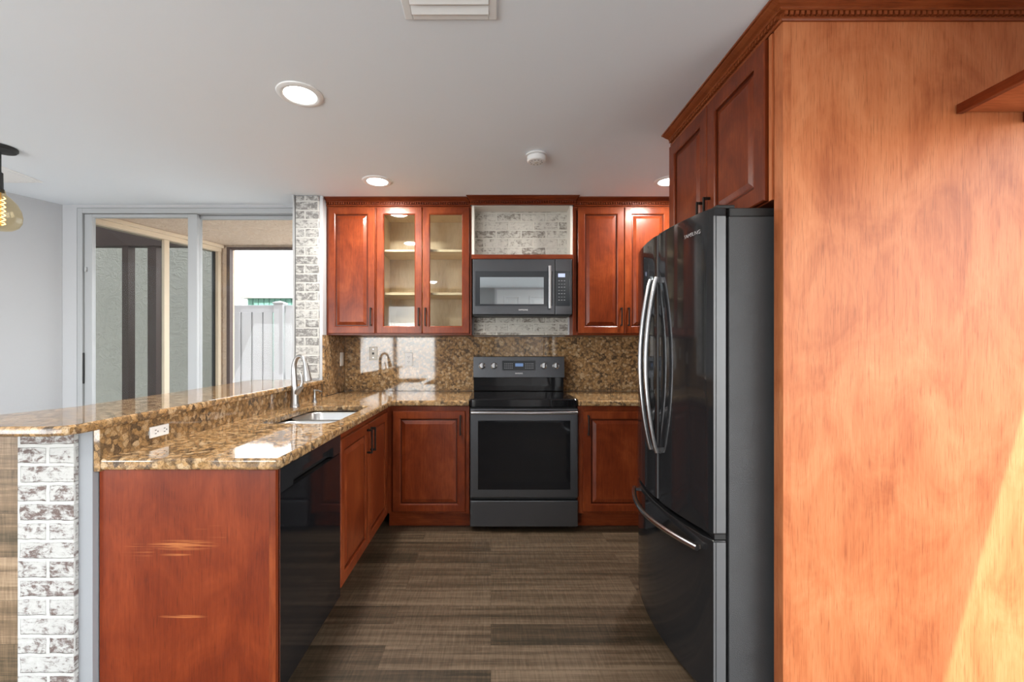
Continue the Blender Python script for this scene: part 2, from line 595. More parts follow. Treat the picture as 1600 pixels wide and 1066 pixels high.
# right wall with a glass door
rt = B()
rt.box(2.00, 2.12, -1.60, -1.45, 0, CEIL).box(2.00, 2.12, 1.40, 3.80, 0, CEIL).box(2.00, 2.12, -1.45, 1.40, 2.145, CEIL)
struct(rt.build('wall_right', 'wall_paint'))

# unseen block added over the house; it shades the patio and the near yard
struct(B().box(-9.0, 2.12, -1.75, 3.66, CEIL + 0.13, 6.2).build('shade_block', 'white_stucco'))

# ------------------------------------------------------------------ brick pillar at the end of the bar, half wall
pl = B().box(-1.484, -1.277, 3.335, 3.80, 0, CEIL - 0.001).build('pillar', 'trim_paint')
struct(pl, 'whitewashed brick pillar between patio door and cabinets', 'pillar')
B().box(-1.478, -1.302, 3.322, 3.336, 1.05, CEIL - 0.004).build('brick_face', 'whitewash_brick_grey', pl, bevel=0.003)
B().box(-1.496, -1.484, 3.31, 3.546, 1.045, CEIL - 0.003).build('corner_trim', 'grey_vinyl', pl)

hw = B().box(-1.53, -1.302, 1.435, 3.333, 0, 1.012).build('half_wall', 'half_wall_paint')
struct(hw, 'painted half wall carrying the raised granite bar', 'wall')
bf = B().box(-1.530, -1.347, 1.418, 1.436, 0.0, 1.0115).build('brick_face', 'whitewash_brick_brown', hw, bevel=0.003)
bf['label'] = 'whitewashed brown brick end of the half wall'
pc = B().box(-1.90, -1.531, 1.46, 1.50, 0.0, 1.004).build('plank_face', 'plank_cladding', hw)
pc['label'] = 'brown plank cladding under the bar'
B().box(-1.90, -1.531, 1.452, 1.46, 0.985, 1.010).build('support_strip', 'grey_vinyl', hw)
bb = B().box(-1.345, -1.296, 1.420, 1.434, 0.0, 0.085).build('baseboard_half_wall', 'trim_paint', bevel=0.004)
struct(bb, 'white baseboard end beside the peninsula panel', 'baseboard')

# ------------------------------------------------------------------ sliding patio door
Y0 = 3.544
dr = B()
dr.box(-3.342, -3.300, Y0, 3.66, 0, 2.414).box(-1.530, -1.500, Y0, 3.66, 0, 2.414)
dr.box(-3.300, -1.530, Y0, 3.66, 2.372, 2.414).box(-3.300, -1.530, Y0, 3.66, 0, 0.03)
door1 = dr.build('door_1', 'grey_vinyl', bevel=0.003)
struct(door1, 'wide grey framed sliding glass patio door', 'sliding door')


def sash(x0, x1, y, left, right):
    b = B()
    b.box(x0, x0 + left, y, y + 0.035, 0.03, 2.37).box(x1 - right, x1, y, y + 0.035, 0.03, 2.37)
    b.box(x0 + left, x1 - right, y, y + 0.035, 2.343, 2.37).box(x0 + left, x1 - right, y, y + 0.035, 0.03, 0.12)
    s = b.build('sash', 'grey_vinyl', door1, bevel=0.003)
    B().box(x0 + left, x1 - right, y + 0.014, y + 0.019, 0.12, 2.343).build('glass_pane', 'clear_glass', s)
    return s


s1 = sash(-3.296, -2.384, 3.560, 0.062, 0.074)
s2 = sash(-2.440, -1.534, 3.605, 0.05, 0.05)
hb = B().box(-3.322, -3.292, 3.548, 3.560, 0.995, 1.245).build('handle', 'matte_black', s1, bevel=0.003)
hb['label'] = 'black pull of the sliding door'
B().box(-3.285, -3.270, 3.545, 3.560, 1.9, 1.94).build('latch', 'grey_vinyl', s1, bevel=0.003)

# ------------------------------------------------------------------ beyond the patio door
gr = B().box(-9, 6, 3.67, 14, -0.14, -0.06).build('ground', 'concrete')
struct(gr, 'concrete patio and yard ground outside', 'ground')
pcl = B().prism([(-3.46, 3.665), (-1.0, 3.665), (-1.0, 4.95), (-2.90, 4.95)], 2.41, 2.50).build('patio_ceiling', 'tan_stucco')
struct(pcl, 'tan textured stucco patio ceiling', 'ceiling')
pier = B().box(-2.985, -2.892, 4.82, 4.95, -0.06, 2.408).box(-2.892, -1.0, 4.82, 4.95, 2.392, 2.409).build('patio_pier', 'tan_stucco')
struct(pier, 'tan stucco pier at the patio corner', 'wall')
B().box(-2.890, -2.855, 4.80, 4.86, -0.06, 2.392).box(-2.855, -1.0, 4.80, 4.86, 2.368, 2.391).build('opening_trim', 'brown_paint', pier)
# side sliding door of the patio, along the slanted line
A0, A1 = Vector((-3.38, 3.70, 0)), Vector((-2.985, 4.81, 0))
dirv = (A1 - A0).normalized()
nrm = Vector((dirv.y, -dirv.x, 0))
L = (A1 - A0).length


def side(u0, u1, n0, n1, z0, z1, b):
    P = []
    for z in (z0, z1):
        for n in (n0, n1):
            for u in (u0, u1):
                q = A0 + dirv * u + nrm * n
                P.append((q.x, q.y, z))
    b.add(P, [(0, 2, 3, 1), (4, 5, 7, 6), (0, 1, 5, 4), (2, 6, 7, 3), (0, 4, 6, 2), (1, 3, 7, 5)])


pd = thing('patio_side_door', (-3.2, 4.2, -0.06), 'cream framed sliding glass door along the left side of the patio', 'sliding door')
b = B()
side(0, L, -0.06, 0.05, 2.335, 2.408, b)
side(0, L, 0.05, 0.085, 2.375, 2.408, b)
side(L - 0.035, L, -0.05, 0.045, -0.06, 2.335, b)
side(0, L, -0.05, 0.045, -0.06, -0.02, b)
b.build('frame', 'cream_paint', pd, bevel=0.003)
b = B()
side(0.585, 0.635, -0.01, 0.03, -0.02, 2.335, b)
b.build('meeting_stile', 'cream_paint', pd, bevel=0.003)
b = B()
side(L - 0.062, L - 0.036, -0.02, 0.0, -0.02, 2.335, b)
b.build('screen_edge', 'slot_black', pd)
b = B()
side(0.0, 0.585, -0.004, 0.0, -0.02, 2.335, b)
side(0.635, L - 0.062, -0.004, 0.0, -0.02, 2.335, b)
b.build('glass_pane', 'tinted_glass', pd)
# brown framing and stucco wall seen through that glass
bm_ = thing('patio_frame', (-4.1, 5.2, -0.06), 'dark brown beam and two posts seen through the patio side door', 'post')
B().box(-6.5, -3.15, 5.15, 5.27, 2.49, 3.3).build('beam', 'brown_paint', bm_)
for (x0, x1) in ((-4.336, -4.262), (-4.035, -3.935)):
    B().box(x0, x1, 5.16, 5.26, -0.06, 2.49).build('post', 'brown_paint', bm_)
B().box(-6.5, -3.95, 5.16, 5.26, 0.45, 0.53).build('low_rail', 'brown_paint', bm_)
sw = B().box(-9, -3.93, 6.6, 6.75, -0.06, 3.6).build('garden_wall', 'grey_stucco')
struct(sw, 'grey textured stucco garden wall outside at left', 'wall')
nw = B().box(-9, 6, 10.0, 10.2, -0.06, 6.5).build('neighbour_wall', 'white_stucco')
struct(nw, 'bright white stucco wall of the house next door', 'wall')
# white vinyl fence
fence = thing('vinyl_fence', (-2.8, 6.3, -0.06), 'white vinyl shadowbox fence with post outside the patio', 'fence')
for (x0, x1, n) in ((-3.70, -3.085, 4), (-2.93, -2.2, 4)):
    B().box(x0, x1, 6.26, 6.31, 1.80, 1.905).build('rail', 'fence_vinyl', fence, bevel=0.004)
    B().box(x0, x1, 6.26, 6.31, 0.85, 0.95).build('rail', 'fence_vinyl', fence, bevel=0.004)
    B().box(x0, x1, 6.26, 6.31, 0.10, 0.22).build('rail', 'fence_vinyl', fence, bevel=0.004)
    p = (x1 - x0) / n
    for k in range(n):
        B().box(x0 + k * p + 0.008, x0 + k * p + 0.135, 6.235, 6.258, 0.02, 1.80).build('picket', 'fence_vinyl', fence, bevel=0.003)
    for k in range(n - 1):
        B().box(x0 + k * p + 0.10, x0 + k * p + 0.205, 6.312, 6.335, 0.02, 1.86).build('picket', 'fence_vinyl', fence, bevel=0.003)
b = B().box(-3.075, -2.945, 6.21, 6.34, -0.06, 1.92)
b.loft([[(x, y, z) for x, y in rrect(-3.01, 6.275, h, h, 0.005, 2)] for h, z in ((0.078, 1.92), (0.078, 1.94), (0.01, 1.965))])
b.build('post', 'fence_vinyl', fence, bevel=0.003)
shed = thing('garden_shed', (-3.3, 8.3, -0.06), 'green garden shed with pale flat roof behind the white fence', 'shed')
b = B()
for k in range(28):
    b.box(-4.42 + k * 0.1, -4.42 + k * 0.1 + 0.088, 7.98, 8.0, -0.06, 2.2)
b.box(-4.42, -1.6, 8.0, 9.6, -0.06, 2.2)
b.build('wall', 'shed_green', shed)
B().box(-4.52, -1.5, 7.9, 9.7, 2.2, 2.25).build('roof', 'concrete', shed)

# ------------------------------------------------------------------ rear doors (closet and first glass door seen mirrored in the microwave, tiles and glass)
b = B()
for (x0, x1) in ((-2.90, -2.84), (-2.05, -1.97), (-1.18, -1.12)):
    b.box(x0, x1, -1.70, -1.62, 0, 2.16)
b.box(-2.84, -1.18, -1.70, -1.62, 2.10, 2.16).box(-2.84, -1.18, -1.70, -1.62, 0, 0.08)
d2 = b.build('door_2', 'trim_paint', bevel=0.003)
struct(d2)
B().box(-2.84, -1.18, -1.665, -1.66, 0.08, 2.10).build('glass_pane', 'clear_glass', d2)
b = B().box(0.07, 1.21, -1.60, -1.585, 0, 2.435)
d3 = b.build('door_3', 'trim_paint', bevel=0.003)
struct(d3)
Mr = facing('+y', -1.585)
b = B().box(0.11, 1.17, -1.585, -1.57, 0.01, 2.40)
b.build('door_leaf', 'door_paint', d3, bevel=0.003)
Mr = facing('+y', -1.57)
for (u0, u1) in ((0.24, 0.54), (0.72, 1.03)):
    for (v0, v1) in ((0.2, 0.9), (1.05, 1.70), (1.84, 2.28)):
        b = B()
        b.loft([rect_loop(Mr, u0, u1, v0, v1, i, n) for i, n in ((0, 0), (0.006, 0.018), (0.030, 0.018), (0.036, 0.001), (0.085, 0.014))])
        b.build('panel', 'door_paint', d3)
d4 = B()
d4.box(2.08, 2.12, -1.45, -1.42, 0, 2.145).box(2.08, 2.12, 1.37, 1.40, 0, 2.145).box(2.08, 2.12, -1.42, 1.37, 2.12, 2.145)
d4 = d4.build('door_4', 'trim_paint')
struct(d4)
B().box(2.10, 2.105, -1.42, 1.37, 0.0, 2.12).build('glass_pane', 'clear_glass', d4)

b = B()
for (x0, x1) in ((-5.15, -5.09), (-4.28, -4.22), (-3.41, -3.35)):
    b.box(x0, x1, -1.70, -1.62, 0, 2.16)
b.box(-5.09, -3.41, -1.70, -1.62, 2.10, 2.16).box(-5.09, -3.41, -1.70, -1.62, 0, 0.08)
d5 = b.build('door_5', 'trim_paint', bevel=0.003)  # unseen glass door added as an opening for the fill lamp
struct(d5)
B().box(-5.09, -3.41, -1.665, -1.66, 0.08, 2.10).build('glass_pane', 'clear_glass', d5)

# ------------------------------------------------------------------ cabinet parts


def pull(M, u, v, parent, length=0.128, n0=0.0):
    b = B()
    h = length / 2
    b.box(u - 0.005, u + 0.005, v - h - 0.006, v + h + 0.006, n0 + 0.024, n0 + 0.033, M)
    for s in (-1, 1):
        b.box(u - 0.005, u + 0.005, v + s * h - 0.006, v + s * h + 0.006, n0, n0 + 0.024, M)
    o = b.build('handle', 'bronze_dark', parent, bevel=0.0022)
    o['label'] = 'dark bronze bar pull'
    return o


def panel_door(M, u0, u1, v0, v1, parent, hu=None, hv=None, t=0.02, fw=0.056, name='door'):
    b = B()
    b.loft([rect_loop(M, u0, u1, v0, v1, i, n) for i, n in ((0, 0), (0, t - 0.004), (0.004, t), (fw - 0.006, t), (fw, t - 0.004), (fw + 0.001, t - 0.011))], True, False)
    d = b.build(name, 'cherry_wood', parent)
    g = B()
    g.loft([rect_loop(M, u0, u1, v0, v1, i, n) for i, n in ((fw + 0.001, t - 0.0112), (fw + 0.010, t - 0.0114))], False, False)
    g.build('groove', 'cherry_groove', d)
    p = B()
    p.loft([rect_loop(M, u0, u1, v0, v1, i, n) for i, n in ((fw + 0.009, t - 0.013), (fw + 0.010, t - 0.0108), (fw + 0.016, t - 0.009), (fw + 0.030, t - 0.0035), (fw + 0.034, t - 0.002))], False, True)
    p.build('raised_panel', 'cherry_wood', d)
    if hu is not None:
        pull(M, hu, hv, d, n0=t)
    return d


def glass_door(M, u0, u1, v0, v1, parent, hu, hv, t=0.02, fw=0.058):
    b = B()
    seq = ((fw, 0), (0, 0), (0, t - 0.004), (0.004, t), (fw - 0.008, t), (fw - 0.003, t - 0.005), (fw, t - 0.007), (fw, 0))
    b.loft([rect_loop(M, u0, u1, v0, v1, i, n) for i, n in seq], False, False)
    d = b.build('door', 'cherry_wood', parent)
    g = B()
    g.box(u0 + fw + 0.0005, u1 - fw - 0.0005, v0 + fw + 0.0005, v1 - fw - 0.0005, 0.006, 0.010, M)
    g.build('glass_pane', 'cabinet_glass', d)
    pull(M, hu, hv, d, n0=t)
    return d


def shell(M, u0, u1, v0, v1, depth, t=0.018, stile=0.03):
    """open carcass: sides, top, bottom, back, with a face frame at n = 0"""
    b = B()
    b.box(u0, u0 + t, v0, v1, -depth, -0.02, M).box(u1 - t, u1, v0, v1, -depth, -0.02, M)
    b.box(u0 + t, u1 - t, v0, v0 + t, -depth, -0.02, M).box(u0 + t, u1 - t, v1 - t, v1, -depth, -0.02, M)
    f = B()
    f.box(u0, u0 + stile, v0, v1, -0.02, 0, M).box(u1 - stile, u1, v0, v1, -0.02, 0, M)
    f.box(u0 + stile, u1 - stile, v0, v0 + stile, -0.02, 0, M).box(u0 + stile, u1 - stile, v1 - stile, v1, -0.02, 0, M)
    return b, f


CROWN = [(0.0, 0.0), (0.006, 0.0), (0.009, 0.004), (0.009, 0.009), (0.005, 0.012), (0.005, 0.027), (0.018, 0.028), (0.018, 0.033),
         (0.022, 0.036), (0.034, 0.040), (0.046, 0.047), (0.050, 0.050), (0.058, 0.050), (0.058, 0.057), (0.0, 0.057)]


def crown(name, path, z0, parent=None, mat='cherry_wood', h=1.0):
    """path: list of ((x, y), (ox, oy)) plan points with outward offset vectors"""
    b = B()
    loops = []
    for (x, y), (ox, oy) in path:
        loops.append([(x + ox * n, y + oy * n, z0 + v * h) for n, v in CROWN])
    b.loft(loops)
    for i in range(len(path) - 1):
        (xa, ya), oa = path[i]
        (xb, yb), ob = path[i + 1]
        A, Bv = Vector((xa + oa[0] * 0.006, ya + oa[1] * 0.006)), Vector((xb + ob[0] * 0.006, yb + ob[1] * 0.006))
        d = (Bv - A)
        ln = d.length
        d.normalize()
        # outward normal of this run
        n = Vector((oa[0] if oa[0] == ob[0] else 0, oa[1] if oa[1] == ob[1] else 0))
        if n.length < 0.5:
            n = Vector((oa[0], oa[1])) if abs(oa[0]) + abs(oa[1]) == 1 else Vector((ob[0], ob[1]))
        step = 0.0185
        k = 0
        while (k + 0.6) * step < ln:
            p = A + d * (k * step + 0.003)
            q = p + d * 0.0110
            P = []
            for z in (z0 + 0.0135 * h, z0 + 0.0265 * h):
                for nn in (-0.002, 0.0105):
                    for e in (p, q):
                        P.append((e.x + n.x * nn, e.y + n.y * nn, z))
            b.add(P, [(0, 2, 3, 1), (4, 5, 7, 6), (0, 1, 5, 4), (2, 6, 7, 3), (0, 4, 6, 2), (1, 3, 7, 5)])
            k += 1
    return b.build(name, mat, parent, horiz=True)


# ---------------- wall cabinets on the back wall (face frame at y = 3.41)
FY = 3.41
Mb = facing('-y', FY)
ZB, ZT = 1.383, 2.382
wc = thing('wall_cabinet', (-1.08, 3.6, ZB), 'cherry wall cabinet with one solid raised panel door beside the brick pillar', 'cabinet')
b, f = shell(Mb, -1.275, -0.890, ZB, ZT, 0.385)
b.box(-1.257, -0.908, ZB, ZT, -0.385, -0.375, Mb)
b.build('carcass', 'cherry_wood', wc, bevel=0.001)
f.build('face_frame', 'cherry_wood', wc, bevel=0.0015)
panel_door(Mb, -1.258, -0.897, ZB + 0.012, ZT - 0.01, wc, -0.924, 1.523)
gc = thing('wall_cabinet', (-0.52, 3.6, ZB), 'cherry wall cabinet with two glass doors and pale shelves left of the microwave', 'cabinet')
b, f = shell(Mb, -0.889, -0.150, ZB, ZT, 0.385)
b.build('carcass', 'cherry_wood', gc, bevel=0.001)
f.build('face_frame', 'cherry_wood', gc, bevel=0.0015)
b = B().box(-0.870, -0.169, 3.765, 3.79, ZB + 0.019, ZT - 0.019)
b.box(-0.8705, -0.866, 3.432, 3.765, ZB + 0.019, ZT - 0.019).box(-0.173, -0.1685, 3.432, 3.765, ZB + 0.019, ZT - 0.019)
b.box(-0.866, -0.173, 3.432, 3.765, ZB + 0.019, ZB + 0.022).box(-0.866, -0.173, 3.432, 3.765, ZT - 0.022, ZT - 0.019)
b.build('interior_lining', 'pale_birch', gc)
for z in (1.70, 2.04):
    B().box(-0.8655, -0.1735, 3.455, 3.764, z, z + 0.018).build('shelf', 'pale_birch', gc, horiz=True, bevel=0.001)
glass_door(Mb, -0.884, -0.532, ZB + 0.012, ZT - 0.01, gc, -0.556, 1.523)
glass_door(Mb, -0.528, -0.166, ZB + 0.012, ZT - 0.01, gc, -0.504, 1.523)
rc = thing('wall_cabinet', (1.05, 3.6, ZB), 'cherry wall cabinet with two solid doors right of the microwave behind the refrigerator', 'cabinet')
b, f = shell(Mb, 0.635, 1.450, ZB, ZT, 0.385)
b.box(0.653, 1.432, ZB, ZT, -0.385, -0.375, Mb)
b.build('carcass', 'cherry_wood', rc, bevel=0.001)
f.build('face_frame', 'cherry_wood', rc, bevel=0.0015)
panel_door(Mb, 0.672, 1.030, ZB + 0.012, ZT - 0.01, rc, 1.004, 1.523)
panel_door(Mb, 1.034, 1.392, ZB + 0.012, ZT - 0.01, rc, 1.060, 1.523)

c = crown('crown_molding', [((-1.275, FY), (0, -1)), ((-0.1585, FY), (-0.5, -1))], ZT + 0.0005)
tag(c, 'cherry crown molding with dentil band above the left wall cabinets', 'molding', 'crown moldings')
c = crown('crown_molding', [((0.6435, FY), (0.5, -1)), ((1.45, FY), (0, -1))], ZT + 0.0005)
tag(c, 'cherry crown molding with dentil band above the right wall cabinet', 'molding', 'crown moldings')

# ---------------- brick lined niche over the range
ni = thing('range_niche', (0.243, 3.6, 1.385), 'cherry framed niche of whitewashed brick above and behind the microwave', 'niche')
B().box(-0.1485, 0.6335, 3.55, 3.795, 1.388, 2.415).build('brick_back', 'whitewash_brick_niche', ni, bevel=0.003)
B().box(-0.1485, -0.128, 3.40, 3.549, 2.005, 2.398).box(0.6135, 0.6335, 3.40, 3.549, 2.005, 2.398).box(-0.128, 0.6135, 3.40, 3.549, 2.382, 2.398).build('side_lining', 'ivory_plastic', ni, bevel=0.002)
B().box(-0.1485, 0.6335, 3.385, 3.548, 1.970, 2.004).build('lower_rail', 'cherry_wood', ni, bevel=0.002, horiz=True)
B().box(-0.1485, 0.6335, 3.375, 3.398, 2.384, 2.436).build('upper_rail', 'cherry_wood', ni, bevel=0.002, horiz=True)
for x0, x1 in ((-0.1485, -0.136), (0.6215, 0.6335)):
    B().box(x0, x1, 3.535, 3.549, 1.39, 1.53).build('edge_strip', 'trim_paint', ni)
crown('crown_molding', [((-0.158, 3.374), (-0.5, -1)), ((0.643, 3.374), (0.5, -1))], 2.3825, ni)

# ---------------- microwave
mw = thing('microwave', (0.24, 3.44, 1.53), 'black stainless over the range microwave with vertical handle', 'microwave')
MY = 3.365
Mm = facing('-y', MY)
B().box(-0.1345, 0.6145, 3.367, 3.533, 1.532, 1.966).build('body', 'matte_black', mw, bevel=0.003)
B().box(-0.138, 0.488, 3.345, 3.366, 1.537, 1.960).build('door', 'black_stainless', mw, bevel=0.004)
mdoor = [o for o in mw.children if o.name.startswith('door')][0]
B().box(-0.120, 0.470, 3.3435, 3.346, 1.603, 1.868).build('bezel', 'micro_bezel', mdoor, bevel=0.001)
B().box(-0.083, 0.402, 3.342, 3.3437, 1.617, 1.822).build('window', 'micro_glass', mdoor)
b = B()
b.box(0.435, 0.456, 3.305, 3.318, 1.578, 1.905)
b.box(0.439, 0.452, 3.318, 3.3435, 1.592, 1.606).box(0.439, 0.452, 3.318, 3.3435, 1.876, 1.890)
h = b.build('handle', 'handle_steel', mdoor, bevel=0.004)
h['label'] = 'bright steel vertical handle'
Mt = facing('-y', 3.345)
text_mesh('logo', 'SAMSUNG', 0.0155, 'logo_silver', mdoor, Mt, 0.247, 1.573, 0.0005)
cp = B().box(0.4915, 0.618, 3.345, 3.366, 1.537, 1.960).build('control_panel', 'black_stainless', mw, bevel=0.003)
B().box(0.4935, 0.602, 3.3435, 3.3455, 1.603, 1.868).build('keypad', 'micro_bezel', cp)
B().box(0.512, 0.565, 3.342, 3.3437, 1.822, 1.850).build('display', 'display_blue', cp)
for r in range(7):
    for cidx in range(3):
        x = 0.514 + cidx * 0.0205
        z = 1.800 - r * 0.0245
        B().box(x, x + 0.011, 3.3427, 3.3437, z - 0.008, z - 0.003 - 0.002 * (r % 2)).build('key', 'keypad_grey', cp)
B().box(-0.128, 0.60, 3.360, 3.52, 1.5255, 1.5315).build('vent_grille', 'slot_black', mw)

# ---------------- range
rg = thing('range', (0.23, 3.4, 0.0), 'black stainless freestanding electric range between the base cabinets', 'stove')
RX0, RX1 = -0.148, 0.608
B().box(RX0 + 0.004, RX1 - 0.004, 3.10, 3.74, 0.03, 0.905).build('body', 'matte_black', rg, bevel=0.004)
b = B()
b.loft([[(x, y, z) for x, y in rrect(0.23, 3.40, 0.380 - i, 0.335 - i, 0.02, 4)] for z, i in ((0.866, 0.006), (0.872, 0.0), (0.918, 0.0), (0.925, 0.006), (0.926, 0.02))])
b.build('cooktop', 'gloss_black', rg, smooth=True)
Mg = facing('-y', 3.098)
b = B().box(RX0 + 0.002, RX1 - 0.002, 3.055, 3.098, 0.238, 0.858)
od = b.build('oven_door', 'black_stainless', rg, bevel=0.006)
B().box(RX0 + 0.058, RX1 - 0.055, 3.052, 3.0565, 0.296, 0.776).build('window', 'oven_glass', od, bevel=0.002)
pts = [(RX0 + 0.012 + (RX1 - RX0 - 0.024) * k / 20, 3.018 - 0.014 * math.sin(math.pi * k / 20), 0.836) for k in range(21)]
b = B().tube(pts, 0.0115, 12)
b.box(RX0 + 0.016, RX0 + 0.036, 3.018, 3.056, 0.828, 0.844).box(RX1 - 0.036, RX1 - 0.016, 3.018, 3.056, 0.828, 0.844)
hh = b.build('handle', 'handle_steel', od, smooth=True)
hh['label'] = 'bright steel oven door handle'
B().box(RX0 + 0.002, RX1 - 0.002, 3.055, 3.098, 0.035, 0.218).build('drawer', 'black_stainless', rg, bevel=0.006)
# back guard
b = B().box(RX0 + 0.005, RX1 - 0.005, 3.64, 3.74, 0.927, 1.04)
bgd = b.build('back_guard', 'gloss_black', rg, bevel=0.003)
b = B()
b.loft([[(RX0 + 0.003, 3.597, 1.040), (RX1 - 0.003, 3.597, 1.040), (RX1 - 0.003, 3.618, 1.213), (RX0 + 0.003, 3.618, 1.213)],
        [(RX0 + 0.003, 3.74, 1.040), (RX1 - 0.003, 3.74, 1.040), (RX1 - 0.003, 3.74, 1.213), (RX0 + 0.003, 3.74, 1.213)]])
cpn = b.build('control_panel', 'black_stainless', rg, bevel=0.004)
tl = math.atan2(0.021, 0.173)


def Mtilt(u, v, n):
    # v measured from the panel foot, along the slope
    return (u, 3.597 + v * math.sin(tl) - n * math.cos(tl), 1.040 + v * math.cos(tl) + n * math.sin(tl))


b = B().box(0.23 - 0.137, 0.23 + 0.137, 0.060, 0.140, 0.0, 0.0025, Mtilt)
pnl = b.build('display_panel', 'micro_bezel', cpn)
B().box(0.23 - 0.030, 0.23 + 0.035, 0.092, 0.118, 0.0026, 0.0034, Mtilt).build('display', 'display_dim', pnl)
b = B()
for k in range(5):
    for s in (-1, 1):
        for r_ in range(3):
            x = 0.23 + s * (0.055 + 0.015 * k)
            B().box(x - 0.004, x + 0.004, 0.077 + r_ * 0.017, 0.082 + r_ * 0.017, 0.0026, 0.0033, Mtilt).build('key', 'keypad_grey', pnl)
text_mesh('logo', 'SAMSUNG', 0.014, 'logo_silver', cpn, Mtilt, 0.23, 0.035, 0.0006)
for kx in (-0.0715, 0.0265, 0.4345, 0.5325):
    b = B()
    loops = []
    for r_, n in ((0.027, 0.0), (0.027, 0.006), (0.024, 0.008), (0.023, 0.020), (0.020, 0.023)):
        loops.append([Mtilt(kx + r_ * math.cos(2 * math.pi * k / 24), 0.098 + r_ * math.sin(2 * math.pi * k / 24), n) for k in range(24)])
    b.loft(loops)
    kn = b.build('knob', 'steel', cpn, smooth=True)
    g = B().box(kx - 0.006, kx + 0.006, 0.076, 0.120, 0.0232, 0.033, Mtilt)
    g.build('grip', 'handle_steel', kn, bevel=0.003)
    g = B().box(kx + 0.008, kx + 0.017, 0.080, 0.114, 0.0232, 0.0240, Mtilt).box(kx - 0.004, kx + 0.004, 0.0715, 0.077, 0.0232, 0.026, Mtilt)
    g.build('marker', 'slot_black', kn)

# ---------------- base cabinets
def base_box(name, M, u0, u1, label, depth, toe=0.075, zt=0.872, kick=0.115, hollow=False):
    t = thing(name, M((u0 + u1) / 2, 0, -depth / 2), label, 'cabinet')
    if hollow:
        b = B().box(u0, u0 + 0.018, kick, zt, -depth, -0.02, M).box(u1 - 0.018, u1, kick, zt, -depth, -0.02, M)
        b.box(u0 + 0.018, u1 - 0.018, kick, kick + 0.018, -depth, -0.02, M)
        b.build('carcass', 'cherry_wood', t)
        B().box(u0, u1, kick, zt, -0.0195, 0, M).build('face_frame', 'cherry_wood', t, bevel=0.0015)
    else:
        B().box(u0, u1, kick, zt, -depth, 0, M).build('carcass', 'cherry_wood', t, bevel=0.0015)
    B().box(u0, u1, 0, kick - 0.0005, -depth, -toe, M).build('toe_kick', 'cherry_wood', t, horiz=True)
    return t


FB = 3.095
Mbb = facing('-y', FB)
bc = base_box('base_cabinet', Mbb, -0.7335, -0.152, 'cherry base cabinet with one door left of the range', 0.68)
panel_door(Mbb, -0.690, -0.180, 0.132, 0.838, bc, -0.212, 0.742)
bc = base_box('base_cabinet', Mbb, 0.613, 1.55, 'cherry base cabinet right of the range partly behind the refrigerator', 0.68)
panel_door(Mbb, 0.648, 1.115, 0.132, 0.838, bc, 0.680, 0.742)
panel_door(Mbb, 1.120, 1.53, 0.132, 0.838, bc, 1.15, 0.742)

FX = -0.733
Mp = facing('+x', FX)
sc = base_box('sink_cabinet', Mp, 2.078, 3.094, 'cherry sink base cabinet with two doors between dishwasher and corner', 0.55, hollow=True)
panel_door(Mp, 2.090, 2.560, 0.132, 0.838, sc, 2.528, 0.742)
panel_door(Mp, 2.566, 3.030, 0.132, 0.838, sc, 2.600, 0.742)
ep = B().box(-1.298, -0.713, 1.455, 1.474, 0.0, 0.872)
ep = ep.build('end_panel', 'cherry_wood_worn', bevel=0.0015)
tag(ep, 'scratched cherry end panel of the peninsula facing the camera', 'panel')
g = B().box(-0.735, -0.7125, 1.4535, 1.4575, 0.0, 0.871).build('corner_strip', 'cherry_wood', ep, bevel=0.001)

# ---------------- dishwasher
dw = thing('dishwasher', (-1.0, 1.78, 0.0), 'glossy black built in dishwasher at the end of the peninsula', 'dishwasher')
B().box(-1.28, -0.745, 1.478, 2.074, 0.10, 0.870).build('tub', 'matte_black', dw)
B().box(-1.28, -0.79, 1.478, 2.074, 0.0, 0.098).build('toe_kick', 'slot_black', dw)
b = B().box(-0.744, -0.711, 1.4775, 2.0745, 0.105, 0.782)
dd = b.build('door', 'gloss_black', dw, bevel=0.003)
b = B().box(-0.744, -0.711, 1.4775, 2.0745, 0.848, 0.868)
b.box(-0.744, -0.711, 1.4775, 1.58, 0.785, 0.848).box(-0.744, -0.711, 1.98, 2.0745, 0.785, 0.848)
b.box(-0.744, -0.735, 1.58, 1.98, 0.785, 0.848)
b.box(-0.744, -0.711, 1.58, 1.98, 0.830, 0.848)
cpd = b.build('control_strip', 'fridge_black', dw)
B().box(-0.716, -0.709, 1.4772, 1.4785, 0.105, 0.868).build('edge_trim', 'steel', dw)

# ---------------- countertops
def slab(name, outer, holes, z0, z1, mat, bev, seg=4):
    bm = bmesh.new()
    es = []
    for loop in [outer] + holes:
        vsx = [bm.verts.new((x, y, z0)) for x, y in loop]
        for i in range(len(vsx)):
            es.append(bm.edges.new((vsx[i], vsx[(i + 1) % len(vsx)])))
    res = bmesh.ops.triangle_fill(bm, edges=es, use_beauty=True)
    faces = [f for f in res['geom'] if isinstance(f, bmesh.types.BMFace)]
    ext = bmesh.ops.extrude_face_region(bm, geom=bm.faces[:])
    for v in [g for g in ext['geom'] if isinstance(g, bmesh.types.BMVert)]:
        v.co.z = z1
    bmesh.ops.recalc_face_normals(bm, faces=bm.faces)
    me = bpy.data.meshes.new(name)
    bm.to_mesh(me)
    bm.free()
    me.materials.append(MATS[mat])
    o = bpy.data.objects.new(name, me)
    COL.objects.link(o)
    md = o.modifiers.new('bevel', 'BEVEL')
    md.width = bev
    md.segments = seg
    md.limit_method = 'ANGLE'
    md.angle_limit = R(50)
    return o


